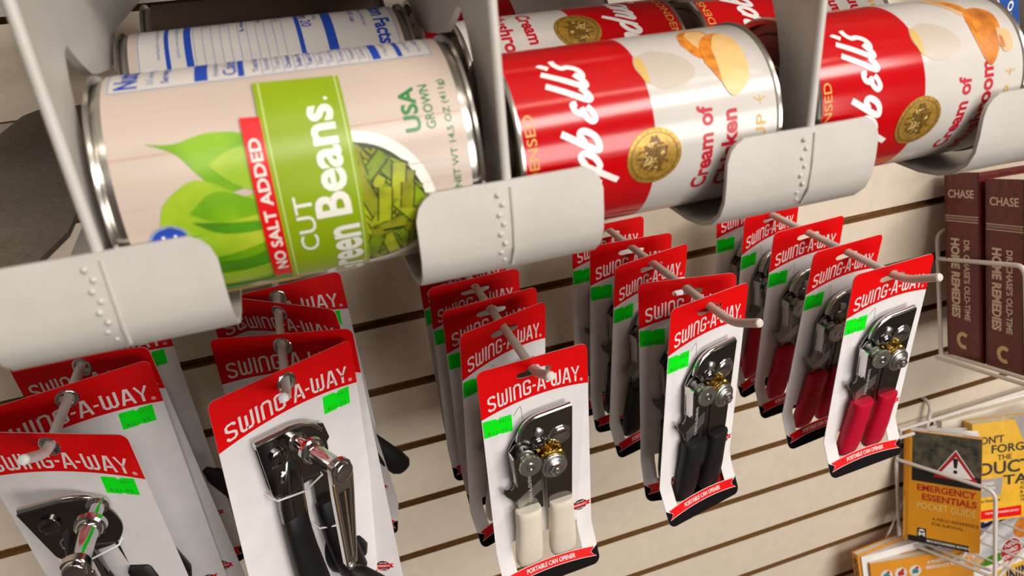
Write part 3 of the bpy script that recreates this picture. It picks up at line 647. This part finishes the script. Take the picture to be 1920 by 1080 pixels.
def can(nm, lab, x0, y, z, dth, flip, label):
    L = .111 if lab in ('bean', 'plain') else .1015
    M = Matrix.Translation((x0 + L / 2, y, z)) @ Matrix.Rotation(R(-dth), 4, 'X')
    if flip: M = M @ Matrix.Rotation(pi, 4, 'Z')
    t = thing(nm, label, 'can', M=M, group='food cans in the dispenser')
    link('can_body', BB if L > .105 else SB, t); link('paper_label', LB[lab], t)
ca, sa = cos(R(4.7)), sin(R(4.7))
can('bean_can', 'bean', -.0515, -.3836, .2689, 0, False, 'large can of cut green beans at the front of the left slot')
can('bean_can', 'bean', -.0520, -.3836 + .0750 * ca, .2689 + .0750 * sa, 4, True, 'can with nutrition table up, just behind the green beans can')
can('food_can', 'plain', -.0500, -.3836 + .1502 * ca, .2689 + .1502 * sa, 0, False, 'can with plain brown label, rearmost in the left slot')
can('soup_can', 'chicken', .0725, -.3833, .2640, 0, False, 'red and white cream of chicken soup can, front of middle slot')
can('soup_can', 'mushroom', .0775, -.3833 + .0690 * ca, .2640 + .0690 * sa, -131, True, 'upside down mushroom soup can right behind the chicken soup can')
can('soup_can', 'chicken', .0740, -.3833 + .1382 * ca, .2640 + .1382 * sa, 120, False, 'red and white soup can deepest in the middle slot')
can('soup_can', 'mushroom', .1895, -.3833, .2640, -8.5, False, 'red and white cream of mushroom soup can, front of right slot')
can('soup_can', 'mushroom', .1885, -.3833 + .0690 * ca, .2640 + .0690 * sa, 50, False, 'red soup can second in the right slot behind the front mushroom can')

# ---------------------------------------------------------------- can dispenser
disp = thing('can_dispenser', 'white plastic gravity can dispenser with curved front lips, above the can openers', 'can dispenser')
XD = {0: -.1755, 1: -.0556, 2: .0662, 3: .184, 4: .3015}
side = [(-.4195, .262), (-.4195, .42), (-.005, .42), (-.005, .335), (-.10, .325), (-.2976, .3126), (-.3136, .3032), (-.3285, .3018), (-.352, .3034), (-.3612, .3045), (-.371, .3088), (-.378, .3125), (-.3833, .3159), (-.3885, .3142), (-.3935, .3074), (-.3985, .2960), (-.4015, .2850), (-.4020, .2620), (-.4020, .232), (-.4150, .232)]
for i, x in XD.items():
    q = MB(); th = .0013
    sd = list(side)
    q.prism(sd, -th, th, plastic, lambda y, z, e: V((x + e, y, z)))
    # rounded bead down the front edge of the post
    q.tube([(x, -.4196, .264), (x, -.4196, .42)], .0017, plastic, 10)
    q.build('divider_panel', disp)
    # floor wing that curls up into the front lip
    cx = {0: (-.034, .019), 1: (-.034, .0305), 2: (-.0315, .0333), 3: (-.0360, .0300), 4: (-.036, .031)}[i]
    outer = [(-.095, .2496), (-.20, .2414), (-.30, .2335), (-.380, .2272), (-.396, .2262), (-.4065, .2272), (-.4140, .2300), (-.4195, .2350), (-.4220, .2410), (-.4225, .2480), (-.4224, .2560), (-.4222, .2600), (-.4221, .2625), (-.4220, .2642)]
    N = len(outer); rings = []
    for j, (y, z) in enumerate(outer):
        a = V(outer[max(0, j - 1)]); b2 = V(outer[min(N - 1, j + 1)]); d = (b2 - a).normalized(); n = V((-d.y, d.x)) * -1
        if n.y < 0 and z < .235 and y > -.41: n = -n
        n = V((d.y, -d.x));
        iy, iz = y + n.x * .0018, z + n.y * .0018
        dz = max(0, z - .2552); cr = .0095
        sh = cr - math.sqrt(max(0, cr * cr - min(cr, dz) ** 2))
        xl, xr = x + cx[0] + sh, x + cx[1] - sh
        fl = max(0, (.2560 - z)) if y < -.40 else .02
        rings.append([(xl, y, z), (xr, y, z), (xr, iy, iz), (xl, iy, iz)])
    vs = [p for r in rings for p in r]; fs = []
    for j in range(N - 1):
        for k in range(4): l2 = (k + 1) % 4; fs.append((j * 4 + k, j * 4 + l2, j * 4 + 4 + l2, j * 4 + 4 + k))
    q = MB(); q.add(vs, fs, plastic, True); q.add(vs[:4], [(0, 1, 2, 3)], plastic); q.add(vs[-4:], [(0, 1, 2, 3)], plastic)
    rr = random.Random(i)
    q.tube([(x + .0005, -.4222, .262), (x + .0005, -.4227, .250), (x + .0003, -.4222, .240), (x, -.4190, .2335)], .0006, plastic, 6)
    for k in range(8):
        z = .260 - k * .0034; y = -.4224 if z > .242 else -.4222 + (.242 - z) * .45
        q.lathe([(.0010, 0), (.0008, .0005), (.0003, .0008)], plastic, lambda a, b_, h: V((x - .0042 + rr.uniform(-.0001, .0001) + a + (.0013 * (k % 2)), y - h, z + b_)), 10)
    q.build('front_lip', disp)
q = MB()
q.prism([(-.365, .3520), (-.060, .3290), (-.060, .3320), (-.365, .3550)], -.150, .385, plastic, lambda y, z, e: V((e, y, z)))  # out of view; full-width plate added to shade the rear cans
q.build('upper_ramp', disp)
MB().box((.10, -.030, .372), (.30, .028, .012), plastic).build('back_rail', disp)
MB().box((.10, -.003, .345), (.30, .003, .035), plastic).build('mounting_plate', disp)
q = MB()
pts = [(-.1600, -.200), (-.1500, -.1074), (-.1435, -.0965), (-.0905, -.0975), (-.0902, -.315), (-.096, -.338), (-.096, -.398), (-.1575, -.398)]
q.prism(pts, 0, .0025, greyboard, lambda x, y, e: V((x, y, .2300 + e - .0787 * -(y + .40) + .0010)))
tag = q.build('cardboard_sheet', label='rough grey brown board lying in the empty far left slot', cat='cardboard')

# ---------------------------------------------------------------- wire racks
def frame(yaw, tilt):
    y, t = R(yaw), R(tilt)
    d = V((sin(y) * cos(t), -cos(y) * cos(t), sin(t))); s = V((cos(y), sin(y), 0)); return s, d, s.cross(-d)
def wire_rack(P, yaw, tilt, h, hu, L, label, wall=True, wid=.42, hookx=None, zh=0, grid=True):
    P = V(P); s, d, u = frame(yaw, tilt); t = thing('wire_rack', label, 'wire rack', group='white wire book racks'); r = .0026
    q = MB()
    q.tube(fillet([P + u * 0, P + u * (h + .006), P + u * (h + .006) + s * .06 + V((0, .012, 0)), P + u * (h + .006) + s * .20 + V((0, .02, 0))], .014), r, wirem)
    q.tube(fillet([P + u * hu, P + u * hu + d * L, P - u * .012 + d * L], .014), r, wirem)
    q.build('side_frame', t)
    q = MB()
    q.tube(fillet([P + s * .006 - d * .004, P + s * .004 + d * (L * .97), P + s * .05 + d * (L * .97) - u * .012], .012), r * .9, wirem)
    q.tube(fillet([P - s * .003 - d * .004 - u * .004, P - s * .002 + d * (L * 1.25) - u * .004], .012), r * .9, wirem)
    if grid:
        for k in range(1, 15): q.tube([P + s * (.030 * k) - u * .005, P + s * (.030 * k) + d * L * 1.3 - u * .005], .0014, wirem, 8)
        for f in (0.02, .62, 1.2): q.tube([P + d * L * f - u * .008, P + d * L * f + s * wid - u * .008], .0024, wirem, 8)
    q.build('base_grid', t)
    q = MB(); q.tube([P - u * .012 + d * L, P - u * .012 + d * L + s * wid], r, wirem); q.build('front_rail', t)
    return t, s, d, u
wire_rack((.7176, -.065, -.1726), -16.4, 20.7, .147, .1195, .1500, 'white wire rack holding the two maroon books', grid=False)
rt, s, d, u = wire_rack((.7552, -.03, -.5202), 18.2, 10.9, .128, .1323, .1296, 'white wire rack holding the emergency pocket guide')
q = MB()
for z in (-.3310, -.345): q.tube([(.735, -.012, z), (1.20, -.012, z - .003)], .0026, wirem)
for k in range(16): q.tube([(.815 + k * .03, -.012, -.331), (.742 + k * .03, -.020, -.53)], .0015, wirem, 8)
q.build('back_mesh', rt)
MB().tube(fillet([(.7865, -.012, -.345), (.7865, -.012, -.303), (.7865, .008, -.301)], .01), .0030, wirem).build('wall_hook', rt)
lt, s3, d3, u3 = wire_rack((.690, -.025, -.845), 0, 16, .10, .10, .14, 'lowest white wire rack under the orange book')

# ---------------------------------------------------------------- books
def book(label, P, h, n, u, Wd, H, T, cover, nm='paperback_book', group=None, spine=None, rnd=False):
    """P lower left corner of the front cover, h right along the cover, n out of the cover towards the reader, u up"""
    P, h, n, u = V(P), V(h), V(n), V(u); t = thing(nm, label, 'book', group=group)
    fn = lambda x, y, e=0.0: P + h * x + u * y + n * e
    q = MB(); c = .0011
    q.prism(rrect(0, 0, Wd, H, .001), -c, 0, cover, fn); q.prism(rrect(0, 0, Wd, H, .001), -T, -T + c, cover, fn)
    q.prism([(0, 0), (c, 0), (c, H), (0, H)], -T + c, -c, spine or cover, fn)
    MB().prism([(c, .0012), (Wd - .0015, .0012), (Wd - .0015, H - .0012), (c, H - .0012)], -T + c, -c, pages, fn).build('page_block', t)
    return t, q, fn
# two maroon volumes: the spine faces left, covers face the reader
for k, (P, yaw, tilt, H, T, lab) in enumerate([((.7198, -.072, -.1687), -5.5, 15.3, .2233, .0500, 'thick maroon home remedies book standing nearest the wall'), ((.7165, -.126, -.1574), -4.5, 14.7, .2199, .0485, 'thick maroon home remedies book standing in front of its twin')]):
    s_, d_, u_ = frame(yaw, tilt); P = V(P)
    t, q, fn = book(lab, P + d_ * T, s_, d_, u_, .17, H, T, maroon, 'hardcover_book', 'maroon home remedies books')
    sp = lambda x, y, e=.0003: P + d_ * x + u_ * y - s_ * e       # x across the spine from the back edge, y up
    q.prism(rrect(.0008, 0, T - .0008, H, .002), -.0005, .0003, maroon, lambda x, y, e: sp(x, y, e))
    e2 = .0005
    q.flat(text('CHASE', T * .12, H * .868, T * .74, H * .043, .02), foil, lambda x, y: sp(x, y, e2))
    for yy in (.772, .744): q.flat(([(.001, H * yy), (T - .001, H * yy), (T - .001, H * yy + .0009), (.001, H * yy + .0009)], [(0, 1, 2, 3)]), foil, lambda x, y: sp(x, y, e2))
    zz = [(T * (.04 + .92 * i / 36), H * .760 + (.0016 if i % 2 else -.0012)) for i in range(37)]
    q.flat(stroke(zz, .0006), foil, lambda x, y: sp(x, y, e2))
    q.flat(text('HOME REMEDIES', 0, 0, H * .43, T * .26, .042), foil, lambda x, y: sp(T * .17 + y, H * .655 - x, e2))
    q.flat(text("DR. CHASE'S OLD-TIME", 0, 0, H * .43, T * .17, .022), foil, lambda x, y: sp(T * .55 + y, H * .650 - x, e2))
    cc = [(T * .50 + T * .15 * cos(R(a)), H * .105 + T * .16 * sin(R(a))) for a in range(50, 320, 18)]
    q.flat(stroke(cc, .0048), mat('book_emblem', (0.72, 0.50, 0.22), 0.4), lambda x, y: sp(x, y, e2))
    for x in (.0016, T - .0022): q.flat(([(x, 0), (x + .0012, 0), (x + .0012, H), (x, H)], [(0, 1, 2, 3)]), maroon2, lambda a, b_: sp(a, b_, .0004))
    q.build('cover', t)
# pocket guide
Mg = rot(-55.4, -18.2, -10.5); hg, ng, ug = Mg @ V((1, 0, 0)), Mg @ V((0, -1, 0)), Mg @ V((0, 0, 1))
t, q, fn = book('orange emergency pocket guide with red warning triangle in wire rack', (.7363, -.060, -.4934), hg, ng, ug, .0873, .1622, .010, orange)
w, H = .0873, .1622; E1, E2, E3, E4 = .0002, .0004, .0006, .0008
q.flat(tess([(.004, .090), (w, .090), (w, H - .001), (.004, H - .001)]), photo, lambda x, y: fn(x, y, E1)); q.flat(tess([(.004, .090), (w, .090), (w, .107), (.004, .107)]), ink, lambda x, y: fn(x, y, E2))
tri = lambda g: [(.030 - g * 1.6, .0995 - g), (.0835 + g * 1.6, .0995 - g), (.0570, .1405 + g * 1.9)]
q.flat(tess(tri(.0012)), inkw, lambda x, y: fn(x, y, E2)); q.flat(tess(tri(0)), inkr, lambda x, y: fn(x, y, E3)); q.flat(tess(tri(-.0042)), inkw, lambda x, y: fn(x, y, E4))
q.flat(tess([(.0553, .1165), (.0587, .1165), (.0600, .1285), (.0580, .1305), (.0560, .1305), (.0540, .1285)]), ink, lambda x, y: fn(x, y, .001)); q.flat(tess(circ(.0570, .1112, .0025)), ink, lambda x, y: fn(x, y, .001))
q.flat(text('EMERGENCY', .011, .0765, .071, .0095, .022), inkr, lambda x, y: fn(x, y, E1)); q.flat(text('ESSENTIALS', .017, .0635, .066, .0095, .022), inkr, lambda x, y: fn(x, y, E1))
q.flat(text('POCKET GUIDE', .011, .0505, .071, .0095, .0), inky, lambda x, y: fn(x, y, E1))
q.flat(text('A FIELD REFERENCE', .030, .0360, .056, .0045, 0), ink, lambda x, y: fn(x, y, E1)); q.flat(text('FOR SURVIVAL', .030, .0285, .038, .0045, 0), ink, lambda x, y: fn(x, y, E1))
q.flat(tess([(0, 0), (w * .86, 0), (w * .86, .0085), (0, .0085)]), ink, lambda x, y: fn(x, y, E1)); q.flat(text('MOUNTAINEERS BOOKS', .024, .0028, .052, .0034, .015), inkw, lambda x, y: fn(x, y, E2))
q.flat(tess([(.012, .0085), (.023, .0085), (.023, .0215), (.012, .0215)]), ink, lambda x, y: fn(x, y, E2)); q.flat(text('M', .0135, .0100, .008, .006, .02), inkw, lambda x, y: fn(x, y, E3)); q.flat(tess([(.0135, .0185), (.0175, .0205), (.0215, .0185), (.0200, .0172), (.0150, .0172)]), inkw, lambda x, y: fn(x, y, E3))
q.prism([(-.0070, 0), (.0002, 0), (.0002, .1622), (-.0070, .1622)], -.0010, 0, orange, lambda x, y, e: fn(x, y, e + x * .3))
q.flat(text('EMERGENCY ESSENTIALS', 0, 0, .092, .0042, .01), inkr, lambda x, y: fn(-.0056 + y, .156 - x, .0003 - .0017))
q.flat(text('POCKET GUIDE', 0, 0, .055, .0058, .0), inky, lambda x, y: fn(-.0060 + y, .060 - x, .0003 - .0017))
q.build('cover', t)
q = MB()   # fanned leaves behind the cover
for k, (da, ww, hh) in enumerate(((6, .084, .1622), (13, .085, .1626), (21, .086, .1630), (30, .086, .1634))):
    hk = Matrix.Rotation(R(da), 3, ug) @ hg; nk = Matrix.Rotation(R(da), 3, ug) @ -ng; o = V((.7363, -.060, -.4934)) - ng * (.0022 + .002 * k)
    vs = [o + hk * a + ug * b_ for a, b_ in ((.001, .002), (ww, .002), (ww, hh), (.001, hh))]; nn = nk * .0008
    q.add(vs + [p + nn for p in vs], [(0, 1, 2, 3), (4, 5, 6, 7), (0, 1, 5, 4), (1, 2, 6, 5), (2, 3, 7, 6), (3, 0, 4, 7)], pagew)
q.build('open_leaves', t, label='white fanned pages')
# duct tape book
Md = rot(-11.5, -18.3, 1.4); hd, nd, ud = Md @ V((1, 0, 0)), Md @ V((0, -1, 0)), Md @ V((0, 0, 1)); Pd = V((.8259, -.085, -.4737))
t, q, fn = book('yellow duct tape book with grey tape patches, behind the pocket guide', Pd - hd * .002, hd, nd, ud, .145, .1480, .018, orange2)
o = .017
q.flat(text("DON'T", o - .016, .1160, .047, .0115, .02), ink, lambda x, y: fn(x, y, E2)); q.flat(text('FORGET', o + .012, .1010, .072, .0125, .02), ink, lambda x, y: fn(x, y, E2)); q.flat(text('THE', o + .021, .0900, .022, .008, .01), ink, lambda x, y: fn(x, y, E2))
q.flat(text('DUCT', o - .006, .0695, .080, .0190, .02), ink, lambda x, y: fn(x, y, E2)); q.flat(text('TAPE', o + .030, .0520, .066, .0145, .02), ink, lambda x, y: fn(x, y, E2))
q.flat(tess([(.001, .0365), (o + .026, .0375), (o + .030, .0640), (.001, .0640)]), tape, lambda x, y: fn(x, y, E1)); q.flat(text('SECOND', o - .010, .0545, .026, .0048, .015), inkw, lambda x, y: fn(x, y, E2)); q.flat(text('EDITION', o - .010, .0475, .027, .0048, .015), inkw, lambda x, y: fn(x, y, E2))
q.flat(tess([(o + .046, .152), (o + .097, .166 - .01), (o + .097, .112), (o + .060, .117)]), tape, lambda x, y: fn(x, y, E1))
q.flat(text('Dave Hostetter', o - .012, .0290, .038, .0042, .01), ink, lambda x, y: fn(x, y, E2))
q.flat(tess([(.001, .004), (o + .058, .003), (o + .058, .0185), (.001, .0165)]), cred, lambda x, y: fn(x, y, E1)); q.flat(text('THE MOUNTAINEERS BOOKS', o + .002, .0105, .052, .0030, .01), inkw, lambda x, y: fn(x, y, E2))
for i, s_ in enumerate(('TIPS', 'FOR TRAVEL', '& IN THE', 'OUTDOORS', 'TRAIL')): q.flat(text(s_, o + .056, .0490 - i * .0062, .0036 * len(s_), .0042, .012), ink, lambda x, y: fn(x, y, E2))
for pl in ([(o + .030, .155), (o + .028, .140), (o + .016, .128)], [(o + .045, .046), (o + .034, .038), (o + .033, .028), (o + .040, .018)]): q.flat(stroke(spline(pl), .0008), orange3, lambda x, y: fn(x, y, E1))
q.build('cover', t)
# open paperback lying over the back of the rack
q = MB(); t = thing('paperback_book', 'cream paged book leaning at the rack back behind the duct tape book', 'book')
Mo = rot(-3, -13, 0); Po = V((.80, -.046, -.500))
fo = lambda x, y, e=0: Po + Mo @ V((x, -e, y))
MB().prism([(0, 0), (.20, 0), (.20, .168), (.004, .168)], 0, .010, pages, fo).build('page_block', t)
MB().prism([(0, 0), (.205, 0), (.205, .171), (0, .171)], -.0012, 0, pagew, fo).build('cover', t)
# orange practical guide, two copies
for k, (P, yw, pt, rl, Wd, H, T, lab) in enumerate([((.6739, -.075, -.6344), .4, -17.8, -1.1, .1340, .1209, .012, 'orange emergency guide standing at back, next to the slatted wall'), ((.6850, -.095, -.6650), -17.5, -17.0, -5.8, .1480, .1430, .014, 'orange emergency guide with round icons, at lower right')]):
    Mk = rot(yw, pt, rl); hk, nk, uk = Mk @ V((1, 0, 0)), Mk @ V((0, -1, 0)), Mk @ V((0, 0, 1))
    t, q, fn = book(lab, P, hk, nk, uk, Wd, H, T, orange, group='orange emergency guides')
    y0 = H - .034
    for i, m in enumerate((teal, inkr, teal)):
        cx_ = .022 + i * .021; q.flat(tess(circ(cx_, y0 + .012, .0088)), nwht, lambda x, y: fn(x, y, E1))
        q.flat(tess([(cx_ - .0045, y0 + .008), (cx_ + .004, y0 + .008), (cx_ + .0052, y0 + .012), (cx_ + .001, y0 + .0165), (cx_ - .004, y0 + .014)]), m, lambda x, y: fn(x, y, E2)); q.flat(tess(circ(cx_ + .003, y0 + .0165, .0022)), inkr, lambda x, y: fn(x, y, E3))
    q.flat(text('A PRACTICAL GUIDE TO', .082, y0 + .0195, .064, .0052, .015), inkw, lambda x, y: fn(x, y, E2)); q.flat(text('EMERGENCY PLANNING', .080, y0 + .0115, .064, .0052, .015), inkw, lambda x, y: fn(x, y, E2))
    q.flat(text('BOOK', 0, 0, .030, .007, .02), ink, lambda x, y: fn(-.0003, H - .008 - x, -T * .8 + y))
    q.build('cover', t)
    if k == 0:
        q = MB(); q.prism([(.004, .0006), (Wd, .0006), (Wd, .022), (.004, .003)], 0, H - .003, pagew, lambda x, y, e: fn(x, e, y)); q.build('loose_leaves', t, label='loose white pages')
# book seen through the lower wire shelf
Mk = rot(.5, -14.9, 0); hk, nk, uk = Mk @ V((1, 0, 0)), Mk @ V((0, -1, 0)), Mk @ V((0, 0, 1))
t, q, fn = book('white and yellow book with a red round badge under the wire shelf', (.7830, -.100, -.6340), hk, nk, uk, .19, .140, .016, pagew)
o = .0785
q.flat(tess([(.0, .121), (.20, .121), (.20, .149), (.0, .149)]), navy, lambda x, y: fn(x, y, E1)); q.flat(text('N GABRIELSEN', o - .004, .128, .106, .012, .015), inkw, lambda x, y: fn(x, y, E2))
q.flat(tess([(.06, .058), (.20, .058), (.20, .119), (.06, .119)]), photo2, lambda x, y: fn(x, y, E1)); q.flat(tess(circ(o + .035, .090, .026, .024)), photo2, lambda x, y: fn(x, y, E2))
q.flat(tess([(.06, .100), (o + .008, .100), (o + .008, .119), (.06, .119)]), navy, lambda x, y: fn(x, y, E2)); q.flat(tess(circ(o + .095, .098, .024, .018)), chk2, lambda x, y: fn(x, y, E2)); q.flat(tess(circ(o + .03, .063, .026, .008)), leaf3, lambda x, y: fn(x, y, E3)); q.flat(tess(circ(o - .002, .066, .014, .012)), mus2, lambda x, y: fn(x, y, E3))
q.flat(tess(circ(o + .066, .066, .0215)), inkw, lambda x, y: fn(x, y, E3)); q.flat(tess(circ(o + .066, .066, .0200)), inkr, lambda x, y: fn(x, y, E4))
for i, s_ in enumerate(('NEW', 'THIRD', 'EDITION')): q.flat(text(s_, o + .066 - .0032 * len(s_) * (1.3 if i == 0 else .8), .0735 - i * .0095, .0064 * len(s_) * (1.3 if i == 0 else .8), .0068, .02), inkw, lambda x, y: fn(x, y, .001))
q.flat(tess([(0, 0), (.20, 0), (.20, .040), (o + .05, .040), (0, .040)]), orange2, lambda x, y: fn(x, y, E1)); q.flat(text('CANNING', o + .010, .010, .110, .024, .03), navy, lambda x, y: fn(x, y, E2))
q.build('cover', t)
# blue booklet at top right
Pb = V((.655, -.060, .130)); fb = lambda x, y, e=0: Pb + V((x, -e, y))
t = thing('booklet', 'blue booklet with white lettering behind the right soup can', 'booklet'); q = MB()
q.prism([(0, 0), (.0735, 0), (.0735, .17), (0, .17)], 0, .004, blue, fb)
q.flat(text('Yard Forest', 0, 0, .100, .0105, .012), inkw, lambda x, y: fb(.053 + y, .165 - x, .0043)); q.flat(text('Yard', 0, 0, .040, .0095, .012), inkw, lambda x, y: fb(.035 + y, .142 - x, .0043)); q.flat(text('Yards', 0, 0, .04, .0095, .012), inkw, lambda x, y: fb(.019 + y, .128 - x, .0043))
q.build('cover', t)
q = MB(); t = thing('booklet', 'lime green booklet beside the blue booklet at upper right corner', 'booklet')
q.prism([(.0745, .098), (.15, .098), (.15, .20), (.0745, .20)], 0, .003, lime, fb).build('cover', t)
